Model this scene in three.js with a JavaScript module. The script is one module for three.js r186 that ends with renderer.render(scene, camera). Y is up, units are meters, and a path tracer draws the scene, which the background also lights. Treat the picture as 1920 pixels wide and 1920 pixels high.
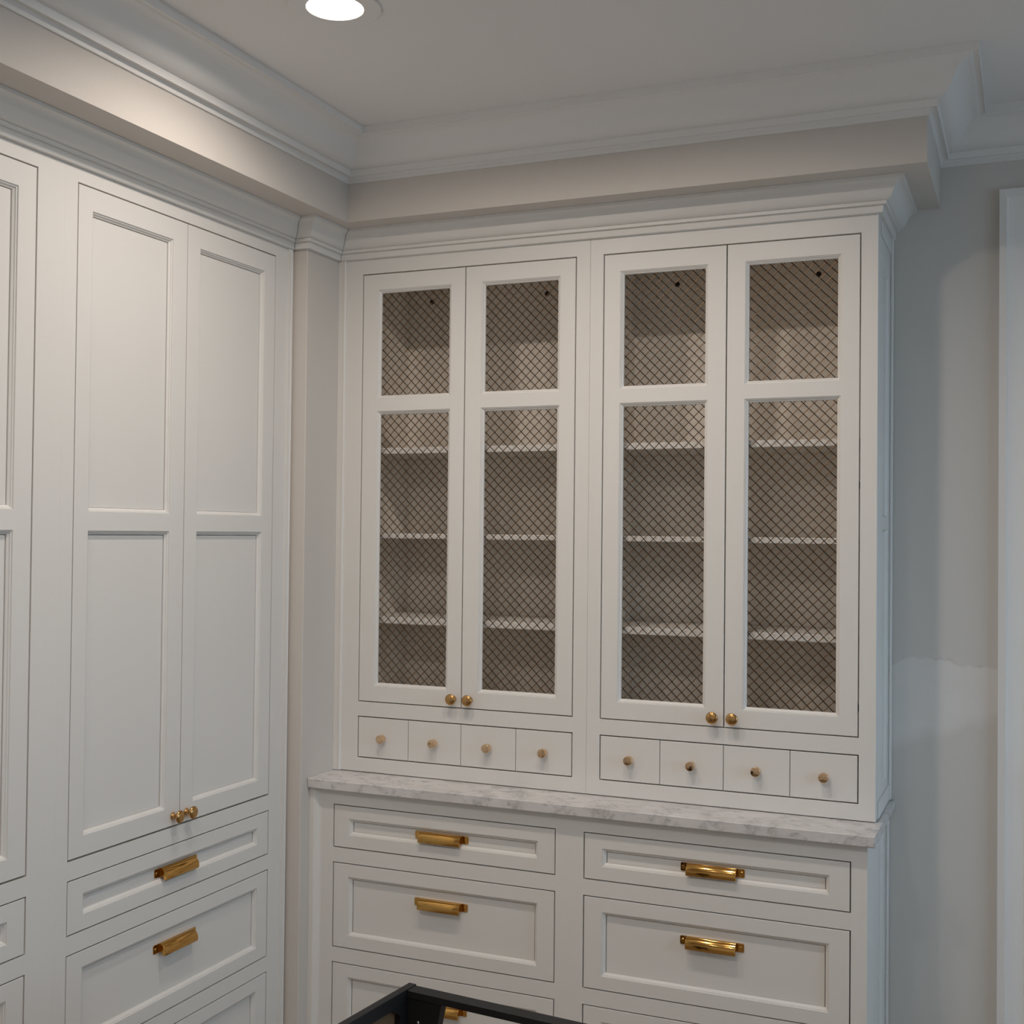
import * as THREE from 'three';
import { mergeGeometries, toCreasedNormals } from 'three/addons/utils/BufferGeometryUtils.js';
import { RectAreaLightUniformsLib } from 'three/addons/lights/RectAreaLightUniformsLib.js';

// ---------------------------------------------------------------- camera, sky, exposure
RectAreaLightUniformsLib.init();
const scene = new THREE.Scene();
const camera = new THREE.PerspectiveCamera(45.621, 1, 0.05, 60);
camera.position.set(1.7538, 1.6017, 3.0118);
camera.rotation.set(0.01672, 0.40322, 0.010203, 'YXZ');
scene.add(camera);
scene.background = new THREE.Color().setRGB(0.50, 0.76, 1.0);       // overcast daylight outside the window
scene.backgroundIntensity = 8.0;
const renderer = new THREE.WebGLRenderer({ antialias: true });
renderer.toneMapping = THREE.LinearToneMapping;
renderer.toneMappingExposure = 0.38;
renderer.shadowMap.enabled = true;

const LAMP_NITS = 880, LAMP_COLOR = new THREE.Color().setRGB(1.0, 0.88, 0.78);

// ---------------------------------------------------------------- main dimensions (metres)
const CEIL = 2.6652, ZW = -0.2957, XW = -0.75, XR = 3.7, ZF = 3.9;  // ceiling, back wall, left wall, right wall, front wall
const XL = -0.1234;                                                  // face of the tall cabinets on the left
const XCH = -0.0771, ZCH = 0.169;                                    // corner chase
const YC = 0.92, YCB = 0.8936, ZC = 0.1375, ZB = 0.1125;             // counter top, underside, front edge; base cabinet face
const YCT = 2.374, YSF = 2.4491;                                     // underside of cabinet crown, underside of soffit
const XS = 0.0221, ZS = 0.1276, XSR = 1.5352;                        // soffit faces
const XUR = 1.4158, XBR = 1.4111, XSEAM = 0.6863;

// ---------------------------------------------------------------- random, noise
let seed = 7;
const rnd = () => { seed = (seed * 1664525 + 1013904223) >>> 0; return seed / 4294967296; };
const hash = (x, y) => { let h = (x * 374761393 + y * 668265263) | 0; h = Math.imul(h ^ (h >>> 13), 1274126177); return ((h ^ (h >>> 16)) >>> 0) / 4294967296; };
const smooth = (t) => t * t * (3 - 2 * t);
function vnoise(x, y) {
  const xi = Math.floor(x), yi = Math.floor(y), u = smooth(x - xi), v = smooth(y - yi);
  const a = hash(xi, yi), b = hash(xi + 1, yi), c = hash(xi, yi + 1), d = hash(xi + 1, yi + 1);
  return a + (b - a) * u + (c - a) * v + (a - b - c + d) * u * v;
}
const fbm = (x, y, n = 4) => { let s = 0, a = 0.5; for (let i = 0; i < n; i++) { s += a * vnoise(x, y); x = x * 2.03 + 17.1; y = y * 2.03 + 9.2; a *= 0.5; } return s; };

function dataTexture(w, h, fn, srgb) {
  const d = new Uint8Array(w * h * 4);
  for (let y = 0; y < h; y++) for (let x = 0; x < w; x++) {
    const c = fn(x / w, y / h), i = 4 * (y * w + x);
    for (let k = 0; k < 3; k++) d[i + k] = Math.max(0, Math.min(255, Math.round(255 * (c.length ? c[k] : c))));
    d[i + 3] = 255;
  }
  const t = new THREE.DataTexture(d, w, h);
  t.wrapS = t.wrapT = THREE.RepeatWrapping; t.magFilter = THREE.LinearFilter; t.minFilter = THREE.LinearMipmapLinearFilter; t.generateMipmaps = true;
  if (srgb) t.colorSpace = THREE.SRGBColorSpace;
  t.needsUpdate = true;
  return t;
}

// ---------------------------------------------------------------- materials
const lin = (r, g, b) => new THREE.Color().setRGB(r, g, b);
const rollerBump = dataTexture(512, 512, (u, v) => fbm(u * 96, v * 96, 3)); rollerBump.repeat.set(4, 4);
const M = {
  white: new THREE.MeshStandardMaterial({ color: lin(0.80, 0.785, 0.755), roughness: 0.42 }),
  trimWhite: new THREE.MeshStandardMaterial({ color: lin(0.87, 0.86, 0.84), roughness: 0.45 }),
  wall: new THREE.MeshStandardMaterial({ color: lin(0.67, 0.63, 0.585), roughness: 0.85, bumpMap: rollerBump, bumpScale: 0.00025 }),
  ceiling: new THREE.MeshStandardMaterial({ color: lin(0.88, 0.87, 0.86), roughness: 0.92, bumpMap: rollerBump, bumpScale: 0.0002 }),
  inside: new THREE.MeshStandardMaterial({ color: lin(0.92, 0.855, 0.77), roughness: 0.55 }),
  shelf: new THREE.MeshStandardMaterial({ color: lin(0.80, 0.77, 0.72), roughness: 0.45 }),
  brass: new THREE.MeshStandardMaterial({ color: lin(0.63, 0.36, 0.105), roughness: 0.11, metalness: 1 }),
  brassKnob: new THREE.MeshStandardMaterial({ color: lin(0.56, 0.33, 0.13), roughness: 0.22, metalness: 1 }),
  brassPolished: new THREE.MeshStandardMaterial({ color: lin(0.82, 0.58, 0.36), roughness: 0.07, metalness: 1 }),
  bronzeWire: new THREE.MeshStandardMaterial({ color: lin(0.27, 0.165, 0.085), roughness: 0.3, metalness: 0.9 }),
  plywood: new THREE.MeshStandardMaterial({ color: lin(0.56, 0.42, 0.28), roughness: 0.7 }),
  bronzeAndHoleShade: new THREE.MeshStandardMaterial({ color: lin(0.035, 0.026, 0.02), roughness: 0.45, metalness: 0.6 }),  // hinge bronze; also the painted shade of the cable holes
  steel: new THREE.MeshStandardMaterial({ color: lin(0.65, 0.65, 0.66), roughness: 0.35, metalness: 1 }),
  black: new THREE.MeshStandardMaterial({ color: lin(0.0055, 0.006, 0.008), roughness: 0.55 }),
  lens: new THREE.MeshStandardMaterial({ color: lin(0.9, 0.9, 0.88), roughness: 0.6, emissive: lin(1, 0.93, 0.84), emissiveIntensity: 4 }),
  glass: new THREE.MeshPhysicalMaterial({ color: 0xffffff, roughness: 0, transmission: 1, thickness: 0, ior: 1.5 }),
};
const woodTex = dataTexture(512, 512, (u, v) => { const n = fbm(u * 5, v * 60, 4), m = fbm(u * 2 + 9, v * 8, 3); const k = 0.72 + 0.35 * n + 0.15 * (m - 0.5); return [0.66 * k, 0.60 * k, 0.53 * k]; }, true);
M.rawWood = new THREE.MeshStandardMaterial({ map: woodTex, color: lin(0.55, 0.42, 0.3), roughness: 0.8 });
M.floorWood = new THREE.MeshStandardMaterial({ map: woodTex, color: lin(1, 1, 1), roughness: 0.6 });
// Carrara marble: soft clouds and thin broken diagonal veins, 1.6 m x 0.8 m per tile
const marbleTex = dataTexture(2048, 1024, (u, v) => {
  const x = u * 1.6, y = v * 0.8, wx = fbm(x * 14, y * 14, 4) - 0.5, wy = fbm(x * 14 + 31, y * 14 + 7, 4) - 0.5;
  const cloud = fbm(x * 16 + 3 * wx, y * 16 + 3, 4);
  const a = (x * 0.8 - y * 1.0) * 62 + wx * 6.5, b = (x * 0.9 - y * 0.6) * 95 + wy * 8;
  const ridge = (t, k) => Math.exp(-k * Math.abs(vnoise(t, 0.37 * t + 4 * wx) - 0.5));
  const gate = smooth(Math.max(0, Math.min(1, (fbm(x * 34 + 50, y * 50, 3) - 0.38) * 5)));
  const vein = gate * Math.max(ridge(a, 13), 0.6 * ridge(b + 40, 14));
  const speck = Math.pow(fbm(x * 160, y * 160, 2), 3) * 0.25 * gate;
  const k = 0.89 - 0.12 * (cloud - 0.4) - 0.15 * vein - speck;
  return [k, k * 0.99, k * 0.985 + 0.006];
}, true);
M.marble = new THREE.MeshPhysicalMaterial({ map: marbleTex, color: lin(0.92, 0.91, 0.90), roughness: 0.22 });
// back wall paint with the unpainted drywall patch between hutch and door, 5.05 m x CEIL
const WALLW = XR - XW;
const wallTex = dataTexture(2048, 1024, (u, v) => {
  const x = XW + u * WALLW, y = v * CEIL;
  let c = [0.69, 0.655, 0.615];
  const n = fbm(x * 18, y * 18, 4) - 0.5, top = 1.275 + 0.02 * (fbm(x * 22 + 5, 1.5, 3) - 0.5) * 2 + 0.015 * Math.sin((x - 1.42) * 14), bottom = 1.045 + 0.09 * (x - 1.43) / 0.25 + 0.05 * n;
  if (x > 1.40 && x < 1.70) {
    const t = Math.max(0, Math.min(1, (top - y) / 0.004)) * Math.max(0, Math.min(1, (y - bottom) / 0.035));
    const p = [0.77, 0.745, 0.71].map((k) => k * (1 + 0.05 * n));
    c = c.map((k, i) => k + (p[i] - k) * t);
    const line = Math.exp(-Math.abs(y - top) / 0.0025) * (fbm(x * 60, 3, 2) > 0.42 ? 1 : 0);
    c = c.map((k) => k * (1 - 0.12 * line));
  }
  return c.map((k) => (k <= 0.0031308 ? 12.92 * k : 1.055 * Math.pow(k, 1 / 2.4) - 0.055));
}, true);
M.wallBack = new THREE.MeshStandardMaterial({ map: wallTex, roughness: 0.85 });

// ---------------------------------------------------------------- geometry helpers
const cat = (list) => { const g = mergeGeometries(list.map((q) => { let r = q.index ? q.toNonIndexed() : q; for (const k of Object.keys(r.attributes)) if (!['position', 'normal', 'uv'].includes(k)) r.deleteAttribute(k); return r; }), false); return g; };
// chamfered box given by its extents
function bx(x0, x1, y0, y1, z0, z1, c = 0.0008) {
  c = Math.min(c, (x1 - x0) * 0.3, (y1 - y0) * 0.3, (z1 - z0) * 0.3);
  const s = new THREE.Shape([[x0, y0], [x1, y0], [x1, y1], [x0, y1]].map((p) => new THREE.Vector2(...p)));
  const g = new THREE.ExtrudeGeometry(s, { depth: z1 - z0 - 2 * c, bevelEnabled: true, bevelThickness: c, bevelSize: c, bevelOffset: -c, bevelSegments: 1 });
  g.translate(0, 0, z0 + c);
  return metricUV(g);
}
// uv in metres from the dominant axis of the normal
function metricUV(g, sx = 1, sy = 1) {
  const p = g.attributes.position, n = g.attributes.normal, uv = new Float32Array(p.count * 2);
  for (let i = 0; i < p.count; i++) {
    const ax = Math.abs(n.getX(i)), ay = Math.abs(n.getY(i)), az = Math.abs(n.getZ(i));
    const [a, b] = ay > ax && ay > az ? [p.getX(i), p.getZ(i)] : ax > az ? [p.getZ(i), p.getY(i)] : [p.getX(i), p.getY(i)];
    uv[2 * i] = a * sx; uv[2 * i + 1] = b * sy;
  }
  g.setAttribute('uv', new THREE.BufferAttribute(uv, 2));
  return g;
}
// flat frame: outer rectangle with rectangular holes, z0..z1
function plateWithHoles(o, holes, z0, z1, c = 0.0008) {
  const rect = (C, [x0, x1, y0, y1]) => { const s = new C(); s.moveTo(x0, y0); s.lineTo(x1, y0); s.lineTo(x1, y1); s.lineTo(x0, y1); s.closePath(); return s; };
  const s = rect(THREE.Shape, o);
  for (const h of holes) s.holes.push(rect(THREE.Path, h));
  const g = new THREE.ExtrudeGeometry(s, { depth: z1 - z0 - 2 * c, bevelEnabled: true, bevelThickness: c, bevelSize: c, bevelOffset: -c, bevelSegments: 1 });
  g.translate(0, 0, z0 + c);
  return metricUV(g);
}
function quadsToGeo(quads) {
  const pos = [];
  for (const [a, b, c, d] of quads) pos.push(...a, ...b, ...c, ...a, ...c, ...d);
  const g = new THREE.BufferGeometry();
  g.setAttribute('position', new THREE.Float32BufferAttribute(pos, 3));
  g.computeVertexNormals();
  g.setAttribute('uv', new THREE.Float32BufferAttribute(new Float32Array(pos.length / 3 * 2), 2));
  return metricUV(g);
}
// moulding round the inside of an opening; profile [inset, z]
function ring([x0, x1, y0, y1], profile) {
  const q = [], corner = (d, z) => [[x0 + d, y0 + d, z], [x1 - d, y0 + d, z], [x1 - d, y1 - d, z], [x0 + d, y1 - d, z]];
  for (let i = 0; i + 1 < profile.length; i++) {
    const a = corner(...profile[i]), b = corner(...profile[i + 1]);
    for (let k = 0; k < 4; k++) q.push([a[k], a[(k + 1) % 4], b[(k + 1) % 4], b[k]]);
  }
  return quadsToGeo(q);
}
// one piece per leg of a horizontal path; profile [offset, y] (closed behind); normals to the right-hand side of travel or flipped by sign
function sweepPieces(path, profile, sign = 1, joints = []) {
  const n = [];
  for (let i = 0; i + 1 < path.length; i++) { const dx = path[i + 1][0] - path[i][0], dz = path[i + 1][1] - path[i][1], L = Math.hypot(dx, dz); n.push([-sign * dz / L, sign * dx / L]); }
  const off = (i, d) => {
    const a = n[Math.max(0, i - 1)], b = n[Math.min(n.length - 1, i)], k = 1 + a[0] * b[0] + a[1] * b[1];
    return [path[i][0] + d * (a[0] + b[0]) / k, path[i][1] + d * (a[1] + b[1]) / k];
  };
  const pieces = [];
  for (let i = 0; i + 1 < path.length; i++) {
    const q = [], m = profile.length;
    const P = (k, e) => { const [d, y] = profile[k], o = off(i + e, d), j = joints.includes(i + e) ? (e ? -1 : 1) * 0.0006 : 0; return [o[0] + sign * n[i][1] * j, y, o[1] - sign * n[i][0] * j]; };
    for (let k = 0; k < m; k++) { const l = (k + 1) % m; const f = [P(k, 0), P(k, 1), P(l, 1), P(l, 0)]; q.push(sign > 0 ? f : f.reverse()); }
    pieces.push(quadsToGeo(q));
  }
  return pieces;
}
const bez = (p0, p1, p2, p3, n) => Array.from({ length: n + 1 }, (_, i) => { const t = i / n, u = 1 - t; return [0, 1].map((k) => u * u * u * p0[k] + 3 * u * u * t * p1[k] + 3 * u * t * t * p2[k] + t * t * t * p3[k]); });
const arc = (cx, cy, r, a0, a1, n, ry = r) => Array.from({ length: n + 1 }, (_, i) => { const a = a0 + (a1 - a0) * i / n; return [cx + r * Math.cos(a), cy + ry * Math.sin(a)]; });
// vertical strip with profile [x, z] (polygon, counter-clockwise seen from above is not required)
function verticalStrip(poly, y0, y1) {
  const s = new THREE.Shape(poly.map(([x, z]) => new THREE.Vector2(x, -z)));
  const g = new THREE.ExtrudeGeometry(s, { depth: y1 - y0, bevelEnabled: false });
  g.rotateX(-Math.PI / 2); g.translate(0, y0, 0);
  return metricUV(g);
}

// ---------------------------------------------------------------- naming helpers
const used = {};
const numbered = (n) => { used[n] = (used[n] ?? -1) + 1; return used[n] ? `${n}_${String(used[n]).padStart(3, '0')}` : n; };
function mesh(name, geo, mat, parent) {
  const m = new THREE.Mesh(Array.isArray(geo) ? cat(geo) : geo, mat);
  m.name = name; m.castShadow = m.receiveShadow = true; parent.add(m);
  return m;
}
function struct(name, geo, mat) { const m = mesh(name, geo, mat, scene); m.userData.kind = 'structure'; return m; }
function structGroup(name) { const g = new THREE.Group(); g.name = name; g.userData.kind = 'structure'; scene.add(g); return g; }
function thing(name, label, category, [x, y, z] = [0, 0, 0], turn = 0, group) {
  const g = new THREE.Group(); g.name = numbered(name); g.position.set(x, y, z); g.rotation.y = turn; g.userData = { label, category };
  if (group) g.userData.group = group;
  scene.add(g); return g;
}
const clonePart = (o, parent, x, y, z) => { const c = o.clone(); c.position.set(x, y, z); parent.add(c); return c; };

// ================================================================ room shell
struct('floor', bx(XW - 0.1, XR + 0.1, -0.1, 0, ZW - 0.1, ZF + 0.1), M.floorWood);
{ // ceiling with round holes for the recessed lamps
  const s = new THREE.Shape([[XW - 0.1, ZW - 0.1], [XR + 0.1, ZW - 0.1], [XR + 0.1, ZF + 0.1], [XW - 0.1, ZF + 0.1]].map((p) => new THREE.Vector2(...p)));
  globalThis.LAMPS = [[0.449, 0.897], [1.035, 0.897], [0.449, 2.45], [1.035, 2.45], [2.2, 2.9]];
  for (const [x, z] of LAMPS) { const h = new THREE.Path(); h.absarc(x, z, 0.078, 0, Math.PI * 2, true); s.holes.push(h); }
  const g = new THREE.ExtrudeGeometry(s, { depth: 0.12, bevelEnabled: false, curveSegments: 40 });
  g.rotateX(Math.PI / 2); g.translate(0, CEIL + 0.12, 0);
  struct('ceiling', metricUV(g), M.ceiling);
}
{
  const g = bx(XW, XR, 0, CEIL, ZW - 0.1, ZW, 0.0001);
  const p = g.attributes.position, uv = g.attributes.uv;
  for (let i = 0; i < p.count; i++) uv.setXY(i, (p.getX(i) - XW) / WALLW, p.getY(i) / CEIL);
  struct('wall_back', g, M.wallBack);
}
struct('added_ground', bx(XR + 0.2, XR + 14, -0.6, -0.5, -9, 12), new THREE.MeshStandardMaterial({ color: lin(0.34, 0.35, 0.35), roughness: 1 }));  // unseen outdoor plane, added to limit the daylight reaching the ceiling
struct('wall_left', bx(XW - 0.1, XW, 0, CEIL, ZW - 0.1, ZF + 0.1), M.wall);
struct('wall_front', bx(XW, XR, 0, CEIL, ZF, ZF + 0.1), M.trimWhite);
// right wall with a window opening
const WIN = { z0: 0.15, z1: 1.95, y0: 0.85, y1: 2.35 };
{
  const g = plateWithHoles([-(ZF + 0.1), -(ZW - 0.1), 0, CEIL], [[-WIN.z1, -WIN.z0, WIN.y0, WIN.y1]], 0, 0.1, 0.0001);
  g.rotateY(Math.PI / 2); g.translate(XR, 0, 0);
  struct('wall_right', g, M.wall);
  const w = structGroup('window_1');
  const f = plateWithHoles([-WIN.z1 + 0.002, -WIN.z0 - 0.002, WIN.y0 + 0.002, WIN.y1 - 0.002], [[-WIN.z1 + 0.05, -(WIN.z0 + WIN.z1) / 2 - 0.02, WIN.y0 + 0.05, WIN.y1 - 0.05], [-(WIN.z0 + WIN.z1) / 2 + 0.02, -WIN.z0 - 0.05, WIN.y0 + 0.05, WIN.y1 - 0.05]], 0.03, 0.07);
  f.rotateY(Math.PI / 2); f.translate(XR, 0, 0);
  mesh('window_frame', f, M.trimWhite, w);
  for (const s of [0, 1]) {
    const zc = WIN.z0 + (WIN.z1 - WIN.z0) * (0.25 + 0.5 * s), pg = new THREE.PlaneGeometry((WIN.z1 - WIN.z0) / 2 - 0.06, WIN.y1 - WIN.y0 - 0.1);
    pg.rotateY(-Math.PI / 2); pg.translate(XR + 0.05, (WIN.y0 + WIN.y1) / 2, zc);
    mesh('window_pane', pg, M.glass, w);
  }
}
// corner chase and soffit
struct('wall_chase', bx(XW, XCH, 0, YSF, ZW, ZCH, 0.002), M.wall);
{
  const s = new THREE.Shape([[XW, -ZW], [XSR, -ZW], [XSR, -ZS], [XS, -ZS], [XS, -ZF], [XW, -ZF]].map((p) => new THREE.Vector2(...p)));
  const g = new THREE.ExtrudeGeometry(s, { depth: CEIL - YSF, bevelEnabled: false });
  g.rotateX(-Math.PI / 2); g.translate(0, YSF, 0);
  struct('soffit', metricUV(g), M.wall);
}
{ // ceiling crown: bead, fillet, big cove, top fillet
  const t = structGroup('trim_1');
  const prof = [[0, 2.5532], [0.0045, 2.5532], [0.0052, 2.5545], [0.0052, 2.5640], [0.0070, 2.5690], [0.0120, 2.5705], [0.0190, 2.5700], [0.0205, 2.5668], [0.0225, 2.5665], [0.0225, 2.5832], [0.0215, 2.5845],
    ...bez([0.0235, 2.5855], [0.067, 2.5868], [0.0515, 2.6440], [0.0960, 2.6470], 18), [0.1000, 2.6500], [0.1105, 2.6500], [0.1118, 2.6466], [0.1133, 2.6466], [0.1133, CEIL], [0, CEIL]];
  for (const g of sweepPieces([[XS, ZF - 0.02], [XS, ZS], [XSR, ZS], [XSR, ZW], [XR, ZW]], prof, 1)) mesh('crown_piece', g, M.trimWhite, t);
}
{ // smaller crown over the cabinets, wrapping the chase
  const t = structGroup('trim_2');
  const prof = [[0, YCT], [0.0085, YCT], [0.0100, YCT + 0.0015], [0.0120, YCT + 0.0150], [0.0115, YCT + 0.0175], [0.0195, YCT + 0.0180], [0.0200, YCT + 0.0250],
    ...bez([0.0190, YCT + 0.0262], [0.040, YCT + 0.0285], [0.035, YCT + 0.0640], [0.0570, YCT + 0.0672], 16), [0.063, YCT + 0.0675], [0.063, YSF - 0.0003], [0, YSF - 0.0003]];
  for (const g of sweepPieces([[XL, 1.889], [XL, ZCH], [XCH, ZCH], [XCH, 0], [XUR, 0], [XUR, ZW]], prof, 1, [1, 3])) mesh('crown_piece', g, M.white, t);
}
{ // door right of the hutch: stepped casing and a panelled leaf
  const d = structGroup('door_1'), X0 = 1.678, W = 0.105, X1 = X0 + W + 0.82 + W, TOP = 2.478;
  const prof = [[0, 0], [0, 0.021], [0.018, 0.024], [0.0215, 0.0195], [0.026, 0.0185], [0.036, 0.0165], [0.060, 0.0145], [0.064, 0.0175], [0.069, 0.0165], [W - 0.004, 0.014], [W, 0.011], [W, 0]];
  const leg = (mirror) => { // mitred at the top
    const q = [];
    for (let k = 0; k + 1 < prof.length; k++) {
      const [a, za] = prof[k], [b, zb] = prof[k + 1], X = (s) => (mirror ? X1 - s : X0 + s);
      const f = [[X(a), 0, ZW + za], [X(b), 0, ZW + zb], [X(b), TOP - b, ZW + zb], [X(a), TOP - a, ZW + za]];
      q.push(mirror ? f.reverse() : f);
    }
    return quadsToGeo(q);
  };
  mesh('casing_leg', leg(false), M.trimWhite, d); mesh('casing_leg', leg(true), M.trimWhite, d);
  const q = [];
  for (let k = 0; k + 1 < prof.length; k++) { const [a, za] = prof[k], [b, zb] = prof[k + 1]; q.push([[X0 + b, TOP - b, ZW + zb], [X1 - b, TOP - b, ZW + zb], [X1 - a, TOP - a, ZW + za], [X0 + a, TOP - a, ZW + za]]); }
  mesh('casing_head', quadsToGeo(q), M.trimWhite, d);
  const a = X0 + W + 0.004, b = X1 - W - 0.004, t = TOP - W - 0.004, holes = [[a + 0.11, b - 0.11, 0.25, 1.0], [a + 0.11, b - 0.11, 1.15, t - 0.12]];
  const leaf = mesh('door_leaf', plateWithHoles([a, b, 0.006, t], holes, ZW + 0.0005, ZW + 0.009), M.trimWhite, d);
  for (const h of holes) mesh('panel', bx(h[0], h[1], h[2], h[3], ZW + 0.0005, ZW + 0.004), M.trimWhite, leaf);
  mesh('door_knob', latheZ([[0, 0], [0.028, 0], [0.028, 0.004], [0.011, 0.008], [0.011, 0.03], [0.024, 0.038], [0.027, 0.05], [0.02, 0.06], [0, 0.063]], 24).translate(a + 0.07, 1.02, ZW + 0.009), M.brassKnob, leaf);
}
struct('baseboard_back', bx(XUR + 0.02, 1.676, 0, 0.14, ZW + 0.0005, ZW + 0.016, 0.003), M.trimWhite);

function latheZ(points, seg = 32) {
  const g = new THREE.LatheGeometry(points.map(([r, y]) => new THREE.Vector2(Math.max(r, 1e-5), y)), seg);
  g.rotateX(Math.PI / 2);
  return g;
}

// ================================================================ hardware prototypes (face at z = 0, pointing along +z)
const roundKnobGeo = latheZ([[0, 0], [0.0085, 0], [0.0085, 0.0015], [0.0068, 0.0035], [0.0058, 0.007], [0.006, 0.010], [0.0085, 0.0145], [0.0125, 0.0172], [0.0146, 0.019], [0.0152, 0.0208], [0.0148, 0.0228], [0.0132, 0.0248], [0.009, 0.0266], [0.0045, 0.0275], [0, 0.0278]], 40);
const smallKnobGeo = latheZ([[0, 0], [0.0062, 0], [0.0062, 0.006], [0.0108, 0.0066], [0.0118, 0.0076], [0.0118, 0.0205], [0.0116, 0.0212], [0.0108, 0.0217], [0, 0.0219]], 40);
const pullGeo = (() => {
  const L = 0.157, B = 0.122, ZK = 0.82, parts = [];
  // back plate with rounded end tabs
  const s = new THREE.Shape(), h = 0.0105, r = 0.0035;
  s.moveTo(-L / 2 + r, -h); s.lineTo(L / 2 - r, -h); s.absarc(L / 2 - r, -h + r, r, -Math.PI / 2, 0); s.lineTo(L / 2, h - r); s.absarc(L / 2 - r, h - r, r, 0, Math.PI / 2);
  s.lineTo(-L / 2 + r, h); s.absarc(-L / 2 + r, h - r, r, Math.PI / 2, Math.PI); s.lineTo(-L / 2, -h + r); s.absarc(-L / 2 + r, -h + r, r, Math.PI, 1.5 * Math.PI);
  const plate = new THREE.ExtrudeGeometry(s, { depth: 0.0012, bevelEnabled: true, bevelThickness: 0.0006, bevelSize: 0.0006, bevelOffset: -0.0006, bevelSegments: 2, curveSegments: 5 });
  plate.translate(0, 0, 0.0006); parts.push(plate);
  // hooded bar: top ledge, rounded front, solid lip; profile in (z, y)
  const prof = (inner) => {
    const p = new THREE.Shape();
    p.moveTo(0.001, 0.0105); p.lineTo(0.0095, 0.0118); p.quadraticCurveTo(0.0125, 0.0118, 0.0135, 0.0098);
    p.bezierCurveTo(0.019, 0.0092, 0.0275, 0.003, 0.0285, -0.0075); p.quadraticCurveTo(0.0287, -0.0125, 0.0268, -0.0155);
    p.lineTo(0.0235, -0.0158);
    if (inner) { p.lineTo(0.0172, -0.0150); p.lineTo(0.0165, 0.004); p.lineTo(0.011, 0.0082); p.lineTo(0.001, 0.0076); }
    else { p.lineTo(0.0145, -0.0150); p.lineTo(0.0140, 0.0065); p.lineTo(0.001, 0.0065); }
    p.closePath(); return p;
  };
  const ext = (p, len, x, bev) => { const g = new THREE.ExtrudeGeometry(p, { depth: len - 2 * bev, bevelEnabled: true, bevelThickness: bev, bevelSize: bev, bevelOffset: -bev, bevelSegments: 3, curveSegments: 14 }); g.rotateY(-Math.PI / 2); g.scale(1, 1, ZK); g.translate(x + len - bev, 0, 0); return g; };
  parts.push(ext(prof(true), B, -B / 2, 0.0008));
  for (const s2 of [-1, 1]) {
    const screw = latheZ([[0, 0], [0.0042, 0], [0.0040, 0.001], [0.0028, 0.0018], [0, 0.0021]], 16); screw.translate(s2 * 0.0715, 0, 0.0024); parts.push(screw);
    const cheek = bx(s2 > 0 ? B / 2 - 0.004 : -B / 2 + 0.0015, s2 > 0 ? B / 2 - 0.0015 : -B / 2 + 0.004, -0.0095, 0.0095, 0.001, 0.013); parts.push(cheek);
  }
  return toCreasedNormals(cat(parts), 0.26);
})();

// ================================================================ cabinet builders (local frame: x to the right, y up, face at z = 0)
const G = 0.0030;                                                    // reveal round inset fronts
const PANEL_BEAD = [[0, -0.0008], [0.0002, -0.0030], [0.0030, -0.0036], [0.0040, -0.0062], [0.0078, -0.0090], [0.0082, -0.0125]];
function panelledFront(name, [x0, x1, y0, y1], panels, parent, gaps = [G, G, G, G]) {
  const o = [x0 + gaps[0], x1 - gaps[1], y0 + gaps[2], y1 - gaps[3]];
  const geos = [plateWithHoles(o, panels, -0.0205, -0.0004)];
  for (const p of panels) geos.push(ring(p, PANEL_BEAD));
  const d = mesh(name, geos, M.white, parent);
  for (const p of panels) mesh('panel', [bx(p[0] + 0.0099, p[1] - 0.0099, p[2] + 0.0086, p[3] - 0.0094, -0.0180, -0.0110, 0.0002), bx(p[0] + 0.001, p[1] - 0.001, p[2] + 0.001, p[3] - 0.001, -0.0200, -0.0178, 0.0002)], M.white, d);
  return d;
}
function addPull(front, x, y, z) { const h = mesh('pull_handle', pullGeo, M.brass, front); h.position.set(x, y, z); return h; }
function addKnob(front, geo, mat, x, y, z = -0.0004) { const k = mesh('knob', geo, mat, front); k.position.set(x, y, z); return k; }
function carcass([x0, x1, y0, y1, z0, z1], t = 0.018) {             // closed back, sides, top and bottom, open in front
  return [bx(x0, x0 + t, y0, y1, z0, z1), bx(x1 - t, x1, y0, y1, z0, z1), bx(x0 + t, x1 - t, y0, y0 + t, z0, z1), bx(x0 + t, x1 - t, y1 - t, y1, z0, z1), bx(x0 + t, x1 - t, y0 + t, y1 - t, z0, z0 + 0.01)];
}
// raised strip with a rounded or ogee edge on its right side; profile along x (0..w), height p
const scribe = (x, w, p, z, y0, y1, ogee) => verticalStrip(ogee
  ? [[x, z], [x, z + p], [x + w * 0.36, z + p], [x + w * 0.46, z + p * 0.92], [x + w * 0.60, z + p * 0.62], [x + w * 0.72, z + p * 0.30], [x + w * 0.86, z + p * 0.08], [x + w, z]].reverse()
  : [[x, z], [x, z + p * 0.8], [x + w * 0.62, z + p * 0.8], [x + w * 0.7, z + p], [x + w * 0.86, z + p], [x + w * 0.97, z + p * 0.72], [x + w, z]].reverse(), y0, y1);

const DR = [[0.7332, 0.8517], [0.4612, 0.6940], [0.1893, 0.4221]];   // drawer openings shared by both runs
const drawerPanel = (x0, x1, [y0, y1]) => [x0 + 0.0497, x1 - 0.0497, y0 + 0.0368, y1 - 0.0380];
function drawerStack(g, x0, x1, pulls = true) {
  DR.forEach((d, i) => {
    const p = drawerPanel(x0, x1, d);
    const f = panelledFront('drawer', [x0, x1, ...d], [p], g);
    addPull(f, (x0 + x1) / 2, i ? d[1] - 0.0795 : (p[2] + p[3]) / 2, -0.0114);
  });
}

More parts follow.
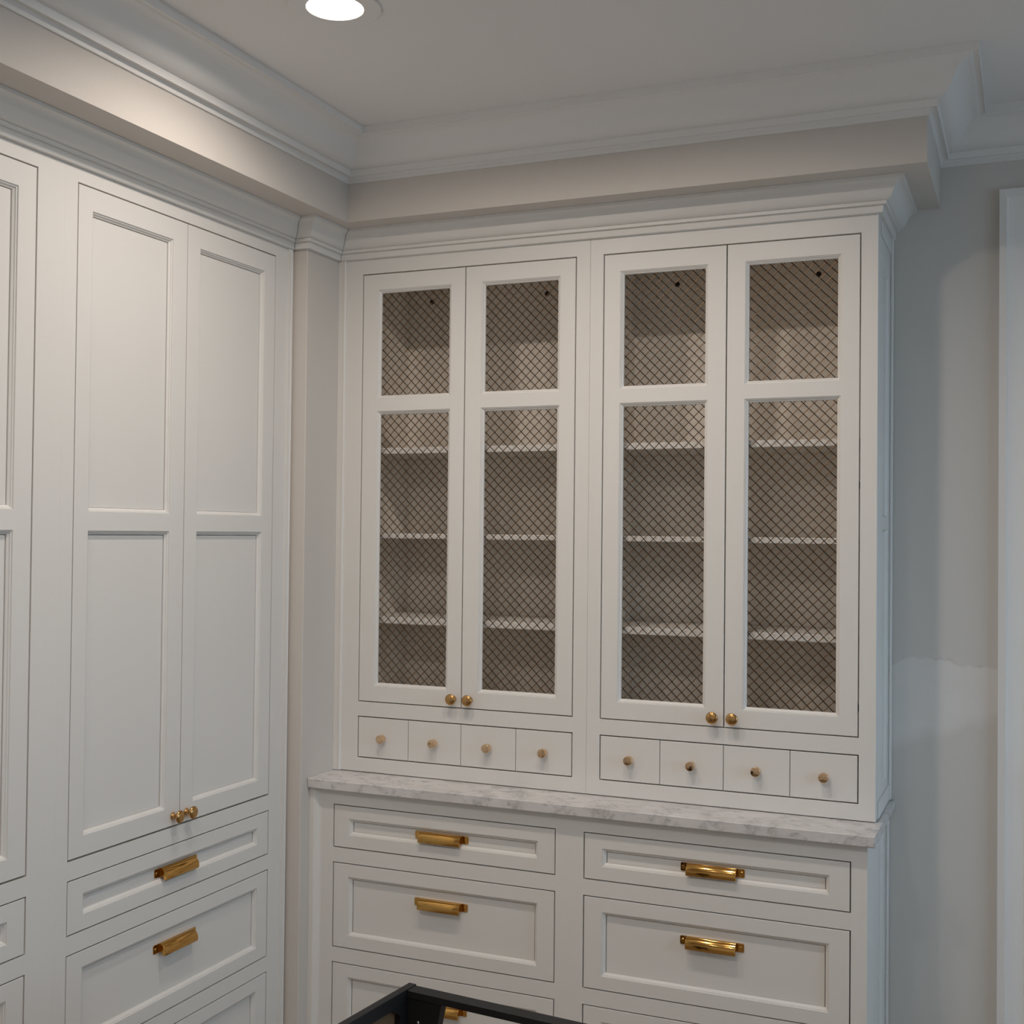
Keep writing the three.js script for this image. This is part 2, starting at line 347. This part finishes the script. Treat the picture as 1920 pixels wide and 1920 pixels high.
// ---------------------------------------------------------------- tall cabinets on the left (turned to face +x)
function tallCabinet(zLeft, width, label, endStrip) {
  const g = thing('tall_cabinet', label, 'cabinet', [XL, 0, zLeft], Math.PI / 2);
  const a = 0.0374, b = 0.4079, c = 0.7801, bot = 0.8914, top = 2.3422;
  mesh('carcass', carcass([0.001, width - 0.001, 0.10, YSF - 0.003, XW - XL + 0.002, -0.0215]), M.plywood, g);
  mesh('face_frame', plateWithHoles([0, width, 0.0, YCT + 0.07], [[a, c, bot, top], ...DR.map((d) => [a, c, ...d])], -0.0205, 0, 0.0001), M.white, g);
  const yy = [[0.9395, 1.5955], [1.6385, 2.2895]];
  const d1 = panelledFront('door', [a, b, bot, top], yy.map(([y0, y1]) => [0.0839, 0.3535, y0, y1]), g, [G, 0.0013, 0.0042, G]);
  const d2 = panelledFront('door', [b, c, bot, top], yy.map(([y0, y1]) => [0.4560, 0.7285, y0, y1]), g, [0.0013, G, 0.0042, G]);
  addKnob(d1, roundKnobGeo, M.brassKnob, 0.3825, 0.9185); addKnob(d2, roundKnobGeo, M.brassKnob, 0.4325, 0.9185);
  drawerStack(g, a, c);
  if (endStrip) mesh('scribe_moulding', scribe(width - 0.0215, 0.0210, 0.006, 0.0002, 0.0, YCT - 0.0004), M.white, g);
  return g;
}
tallCabinet(1.0315, 0.8565, 'tall white cabinet next to the corner, paired brass knobs on its two long panelled doors', true);
tallCabinet(1.0315 + 0.8565, 0.8565, 'tall white cabinet cut off by the left picture edge, no brass knobs showing', false);

// ---------------------------------------------------------------- hutch: upper cabinets with wire grille doors
const BEAD = [[0, -0.0008], [0.0002, -0.0022], [0.0022, -0.0026], [0.0032, -0.0046], [0.0078, -0.0082], [0.0085, -0.0120]];
function wireGrille(x0, x1, y0, y1, z) {
  const P = 0.01835, R = 0.0011, A = 0.0011, N = 5, pos = [], nor = [], idx = [];
  const cx = (x0 + x1) / 2, cy = (y0 + y1) / 2, s = Math.SQRT1_2;
  for (const dir of [1, -1]) {
    const reach = ((x1 - x0) + (y1 - y0)) * s / 2, n = Math.ceil(reach / P) + 1;
    for (let i = -n; i <= n; i++) {
      // wire i: points (cx,cy) + i*P*perp + t*along
      const ax = s, ay = s * dir, px = -s * dir, py = s, ox = cx + (i + 0.37) * P * px, oy = cy + (i + 0.37) * P * py;
      let t0 = -9, t1 = 9;
      for (const [o, d, lo, hi] of [[ox, ax, x0, x1], [oy, ay, y0, y1]]) { const u = (lo - o) / d, v = (hi - o) / d; t0 = Math.max(t0, Math.min(u, v)); t1 = Math.min(t1, Math.max(u, v)); }
      if (t1 - t0 < 0.004) continue;
      // crossings lie at t = k*P + shift
      const ts = [t0], shift = 0.37 * P * 1;
      const k0 = Math.floor((t0 - shift) / P) - 1, k1 = Math.ceil((t1 - shift) / P) + 1;
      for (let k = k0; k <= k1; k++) for (const f of [-0.17, 0, 0.17]) { const t = (k + f) * P + shift; if (t > t0 + 0.0005 && t < t1 - 0.0005) ts.push(t); }
      ts.push(t1);
      const base = pos.length / 3;
      ts.forEach((t) => {
        const k = Math.round((t - shift) / P), f = Math.abs((t - shift) / P - k), up = ((k + i) & 1 ? 1 : -1) * dir;
        const zz = z + up * A * (f < 0.05 ? 1 : f < 0.25 ? 0.12 : 0);
        for (let m = 0; m < N; m++) {
          const an = 2 * Math.PI * m / N, c = Math.cos(an), q = Math.sin(an);
          pos.push(ox + t * ax + R * c * px, oy + t * ay + R * c * py, zz + R * q); nor.push(c * px, c * py, q);
        }
      });
      for (let j = 0; j + 1 < ts.length; j++) for (let m = 0; m < N; m++) {
        const a = base + j * N + m, b = base + j * N + (m + 1) % N;
        if (dir > 0) idx.push(a, b, b + N, a, b + N, a + N); else idx.push(a, b + N, b, a, a + N, b + N);
      }
    }
  }
  const g = new THREE.BufferGeometry();
  g.setAttribute('position', new THREE.Float32BufferAttribute(pos, 3)); g.setAttribute('normal', new THREE.Float32BufferAttribute(nor, 3));
  g.setAttribute('uv', new THREE.Float32BufferAttribute(new Float32Array(pos.length / 3 * 2), 2)); g.setIndex(idx);
  return g;
}
const YD0 = 1.1185, YD1 = 2.3318, SD0 = 0.9606, SD1 = 1.0781;
const GL = [[1.174, 1.9313], [1.9856, 2.2755]];                      // visible grille openings, low and high
function upperCabinet({ x0, x1, open, seam, glass, knobs, spice, holes, hinges = [], label }) {
  const g = thing('upper_cabinet', label, 'cabinet', [x0, YC + 0.0008, 0]);
  const X = (v) => v - x0, Y = (v) => v - YC - 0.0008, c0 = X(open[0]) - 0.02, c1 = X(open[1]) + 0.02;
  mesh('face_frame', plateWithHoles([0.0002, x1 - x0 - 0.0002, Y(YC + 0.0018), Y(YCT + 0.07)], [[X(open[0]), X(open[1]), Y(YD0), Y(YD1)], [X(open[0]), X(open[1]), Y(SD0), Y(SD1)]], -0.0205, 0), M.white, g);
  // interior
  mesh('interior', carcass([c0, c1, Y(YD0) - 0.02, Y(YD1) + 0.022, ZW + 0.004, -0.021]), M.inside, g);
  mesh('drawer_case', carcass([c0, c1, 0, Y(YD0) - 0.0205, ZW + 0.004, -0.021], 0.012), M.plywood, g);
  for (const [lo, hi] of [[1.8205, 1.8390], [1.5805, 1.5955], [1.3395, 1.3585]])
    mesh('shelf', bx(c0 + 0.02, c1 - 0.02, Y(lo), Y(hi), ZW + 0.016, -0.030, 0.0015), M.shelf, g);
  for (const hx of holes) { const r = mesh('cable_hole_disc', latheZ([[0, 0.0006], [0.0045, 0.0006], [0.0052, 0.0022], [0.0066, 0.0020], [0.0070, 0]], 20), M.bronzeAndHoleShade, g); r.position.set(X(hx), Y(2.2985), ZW + 0.0142); }  // dark disc: shade inside a cable hole put into the colour, no hole cut
  // doors
  const edges = [[open[0], seam], [seam, open[1]]];
  edges.forEach(([a, b], i) => {
    const op = GL.map(([lo, hi]) => [X(glass[i][0]) - 0.0085, X(glass[i][1]) + 0.0085, Y(lo) - 0.0085, Y(hi) + 0.0085]);
    const o = [X(a) + (i ? 0.0015 : G), X(b) - (i ? G : 0.0015), Y(YD0) + G, Y(YD1) - G];
    const d = mesh('door', [plateWithHoles(o, op, -0.0205, -0.0004), ...op.map((p) => ring(p, BEAD))], M.white, g);
    for (const p of op) {
      const w = mesh('wire_grille', wireGrille(p[0] + 0.004, p[1] - 0.004, p[2] + 0.004, p[3] - 0.004, -0.0138), M.bronzeWire, d);
      w.userData.kind = 'stuff';
    }
    addKnob(d, roundKnobGeo, M.brassKnob, X(knobs[i]), Y(1.1445));
  });
  for (const [hx, hy] of hinges) mesh('hinge', bx(X(hx) - 0.0011, X(hx) + 0.0011, Y(hy) - 0.0085, Y(hy) + 0.0085, -0.012, -0.0012, 0.0003), M.bronzeAndHoleShade, g);
  // spice drawers
  for (let i = 0; i + 1 < spice.length; i++) {
    const f = mesh('spice_drawer', bx(X(spice[i]) + (i ? 0.0008 : G), X(spice[i + 1]) - (i + 2 < spice.length ? 0.0008 : G), Y(SD0) + G, Y(SD1) - G, -0.0205, -0.0004, 0.0010), M.white, g);
    addKnob(f, smallKnobGeo, M.brassPolished, X((spice[i] + spice[i + 1]) / 2 + 0.0015), Y(1.0195));
  }
  return g;
}
const upL = upperCabinet({ x0: -0.055, x1: XSEAM, open: [0, 0.6477], seam: 0.3235, glass: [[0.0585, 0.2712], [0.3814, 0.5927]], knobs: [0.3005, 0.3500], spice: [0, 0.1613, 0.3232, 0.486, 0.6477], holes: [0.078, 0.453],
  label: 'left upper hutch cabinet on the marble, two wire grille doors, beside the plain corner wall' });
mesh('scribe_moulding', [scribe(XCH + 0.0005 + 0.055, 0.0245, 0.0065, 0.0002, 0.0008, YCT - YC - 0.0009), bx(XCH + 0.0003 + 0.055, 0, 0.0008, YCT - YC + 0.06, -0.0203, 0.0001)], M.white, upL);
const upR = upperCabinet({ x0: XSEAM, x1: XUR, open: [0.7225, 1.376], seam: 1.0491, glass: [[0.778, 0.9925], [1.1047, 1.3201]], knobs: [1.0235, 1.0735], spice: [0.7225, 0.885, 1.0487, 1.2133, 1.376], holes: [0.8436, 1.2311], hinges: [[1.3747, 1.723], [1.3747, 1.190]],
  label: 'right upper hutch cabinet on the marble, two wire grille doors, panelled end toward the door' });
function sidePanel(parent, x, zFront, yLo, yHi, panels) {             // frame-and-panel end, facing +x
  const L = parent.position.z + zFront - 0.001 - ZW;
  const local = [plateWithHoles([0.0005, L - 0.0015, yLo, yHi], panels, -0.0180, 0)];
  for (const p of panels) local.push(ring(p, [[0, -0.0008], [0.0025, -0.003], [0.006, -0.0065], [0.0065, -0.009]]));
  const s = mesh('side_panel', local, M.white, parent);
  s.rotation.y = Math.PI / 2; s.position.set(x, 0, zFront - 0.001);
  for (const p of panels) mesh('panel', bx(p[0] + 0.001, p[1] - 0.001, p[2] + 0.001, p[3] - 0.001, -0.0160, -0.0085, 0.0002), M.white, s);
  mesh('scribe_moulding', bx(L - 0.0285, L - 0.002, yLo, yHi - 0.0008, 0.0001, 0.007, 0.002), M.white, s);
  return s;
}
{
  const Y = (v) => v - YC - 0.0008;
  const s = sidePanel(upR, XUR - XSEAM, -0.0205, Y(YC + 0.0018), Y(YCT + 0.06), [[0.090, 0.205, Y(0.985), Y(1.618)], [0.090, 0.205, Y(1.650), Y(2.262)]]);
  mesh('base_strip', bx(0.012, 0.2450, Y(YC + 0.002), Y(YC + 0.042), 0.0001, 0.0035, 0.001), M.white, s);
  mesh('frieze_strip', bx(0.030, 0.2450, Y(YCT - 0.040), Y(YCT - 0.0006), 0.0001, 0.0028, 0.001), M.white, s);
}

// ---------------------------------------------------------------- marble countertop
{
  const g = bx(XCH + 0.0008, 1.4305, YCB, YC, ZW + 0.001, ZC, 0.0022);
  metricUV(g, 1 / 1.6, 1 / 0.8);
  const m = mesh('countertop', g, M.marble, scene);
  m.userData = { label: 'grey veined white marble countertop running across the base drawers under the hutch', category: 'countertop' };
}

// ---------------------------------------------------------------- base cabinets with panelled drawers
function baseCabinet({ x0, x1, open, label, frameFrom = x0 }) {
  const g = thing('base_cabinet', label, 'cabinet', [x0, 0, ZB]);
  const X = (v) => v - x0, top = YCB - 0.0006;
  mesh('face_frame', plateWithHoles([X(frameFrom), X(x1), 0.10, top], DR.map((d) => [X(open[0]), X(open[1]), ...d]), -0.0205, 0, 0.0001), M.white, g);
  mesh('carcass', carcass([X(open[0]) - 0.02, X(open[1]) + 0.02, 0.10, top, ZW - ZB + 0.004, -0.0215]), M.plywood, g);
  mesh('toe_kick', bx(X(frameFrom) + 0.002, X(x1) - 0.002, 0.0, 0.0995, -0.09, -0.075), M.white, g);
  drawerStack(g, X(open[0]), X(open[1]));
  return g;
}
const baL = baseCabinet({ x0: XCH + 0.0005, x1: XSEAM, open: [-0.007, 0.6466], label: 'left base cabinet under the marble, its drawers partly behind the black stand' });
mesh('scribe_moulding', scribe(0.0, 0.034, 0.012, 0.0002, 0.10, YCB - 0.0012, true), M.white, baL);
const baR = baseCabinet({ x0: XSEAM, x1: XBR, open: [0.7214, 1.3747], label: 'right base cabinet under the marble, with a bluish panelled end facing the door' });
sidePanel(baR, XBR - XSEAM, -0.0205, 0.10, YCB - 0.0012, [[0.150, 0.300, 0.18, 0.842]]);

// ---------------------------------------------------------------- recessed ceiling lamps
{
  const proto = new THREE.Group();
  mesh('trim_ring', latheY([[0.0550, 0.0165], [0.0552, 0.0005], [0.0562, -0.0010], [0.0600, -0.0030], [0.0920, -0.0040], [0.0950, -0.0028], [0.0955, -0.0003]], 56), M.ceiling, proto);
  mesh('housing', latheY([[0.0580, 0.0165], [0.0600, 0.0005], [0.0740, 0.0005], [0.0740, 0.090], [0, 0.090]], 40), M.trimWhite, proto);
  mesh('lens', latheY([[0, 0.0140], [0.035, 0.0142], [0.0548, 0.0150]], 48, true), M.lens, proto);
  LAMPS.forEach(([x, z], i) => {
    const g = proto.clone(); g.name = numbered('recessed_light'); g.position.set(x, CEIL, z); scene.add(g);
    g.userData = i ? { label: 'lit round recessed ceiling light outside the picture', category: 'light', group: 'recessed ceiling lights outside the picture' }
      : { label: 'lit round white recessed light in the ceiling above the left cabinets', category: 'light' };
    const s = new THREE.RectAreaLight(LAMP_COLOR, LAMP_NITS, 0.076, 0.076);
    s.position.set(x, CEIL + 0.0110, z); s.lookAt(x, 0, z); s.castShadow = true;
    scene.add(s);
  });
}
function latheY(points, seg, flip) { return new THREE.LatheGeometry((flip ? points.slice() : points).map(([r, y]) => new THREE.Vector2(Math.max(r, 1e-5), y)), seg); }

// ---------------------------------------------------------------- black open stand in front of the drawers
{
  const H = 0.75, g = thing('work_stand', 'black open stand frame in front of the lower drawers, bottom edge of the picture', 'stand', [0.6765, 0, 0.956], -0.098);
  const W = 0.95, D = 0.62;
  for (const [m, x] of [[1, 0], [-1, W]]) {
    const sx = (u0, u1, ...r) => (m > 0 ? bx(x + u0, x + u1, ...r) : bx(x - u1, x - u0, ...r));
    mesh('side_rail', sx(0, 0.0155, H - 0.0245, H, 0, D, 0.001), M.black, g);
    for (const [e, z] of [[1, 0], [-1, D]]) {
      // leg: a tapered board under the cross rail and a narrow one under the side rail, with a short brace at the top
      const front = new THREE.Shape([[0.0155, 0], [0.052, 0], [0.052, 0.56], [0.0886, H - 0.0160], [0.0155, H - 0.0160]].map(([u, y]) => new THREE.Vector2(x + m * u, y)));
      const fg = new THREE.ExtrudeGeometry(front, { depth: 0.02, bevelEnabled: false }); fg.translate(0, 0, e > 0 ? z + 0.0085 : z - 0.0285);
      const side = new THREE.Shape([[0.002, 0], [0.053, 0], [0.053, H - 0.0410], [0.0776, H - 0.0265], [0.0776, H - 0.0247], [0.002, H - 0.0247]].map(([w, y]) => new THREE.Vector2(-(z + e * w), y)));
      const sg = new THREE.ExtrudeGeometry(side, { depth: 0.0125, bevelEnabled: false }); sg.rotateY(Math.PI / 2); sg.translate(m > 0 ? x + 0.0028 : x - 0.0153, 0, 0);
      const leg = mesh('leg', [metricUV(fg), metricUV(sg)], M.black, g);
      const bolt = mesh('bolt', latheZ([[0, 0], [0.0032, 0], [0.0030, 0.0012], [0.0018, 0.0022], [0, 0.0026]], 14), M.steel, leg);
      bolt.position.set(x + m * 0.0385, H - 0.058, e > 0 ? z + 0.0285 : z - 0.0285); if (e < 0) bolt.rotation.y = Math.PI;
    }
    mesh('wood_panel', sx(0.0003, 0.0024, 0.30, H - 0.0248, 0.004, D - 0.004, 0.0005), M.rawWood, g);
  }
  mesh('back_rail', bx(0.0157, W - 0.0157, H - 0.0157, H - 0.0015, 0.0027, 0.0318, 0.001), M.black, g);
  mesh('front_rail', bx(0.0157, W - 0.0157, H - 0.0157, H - 0.0015, D - 0.0318, D - 0.0027, 0.001), M.black, g);
}

renderer.render(scene, camera);
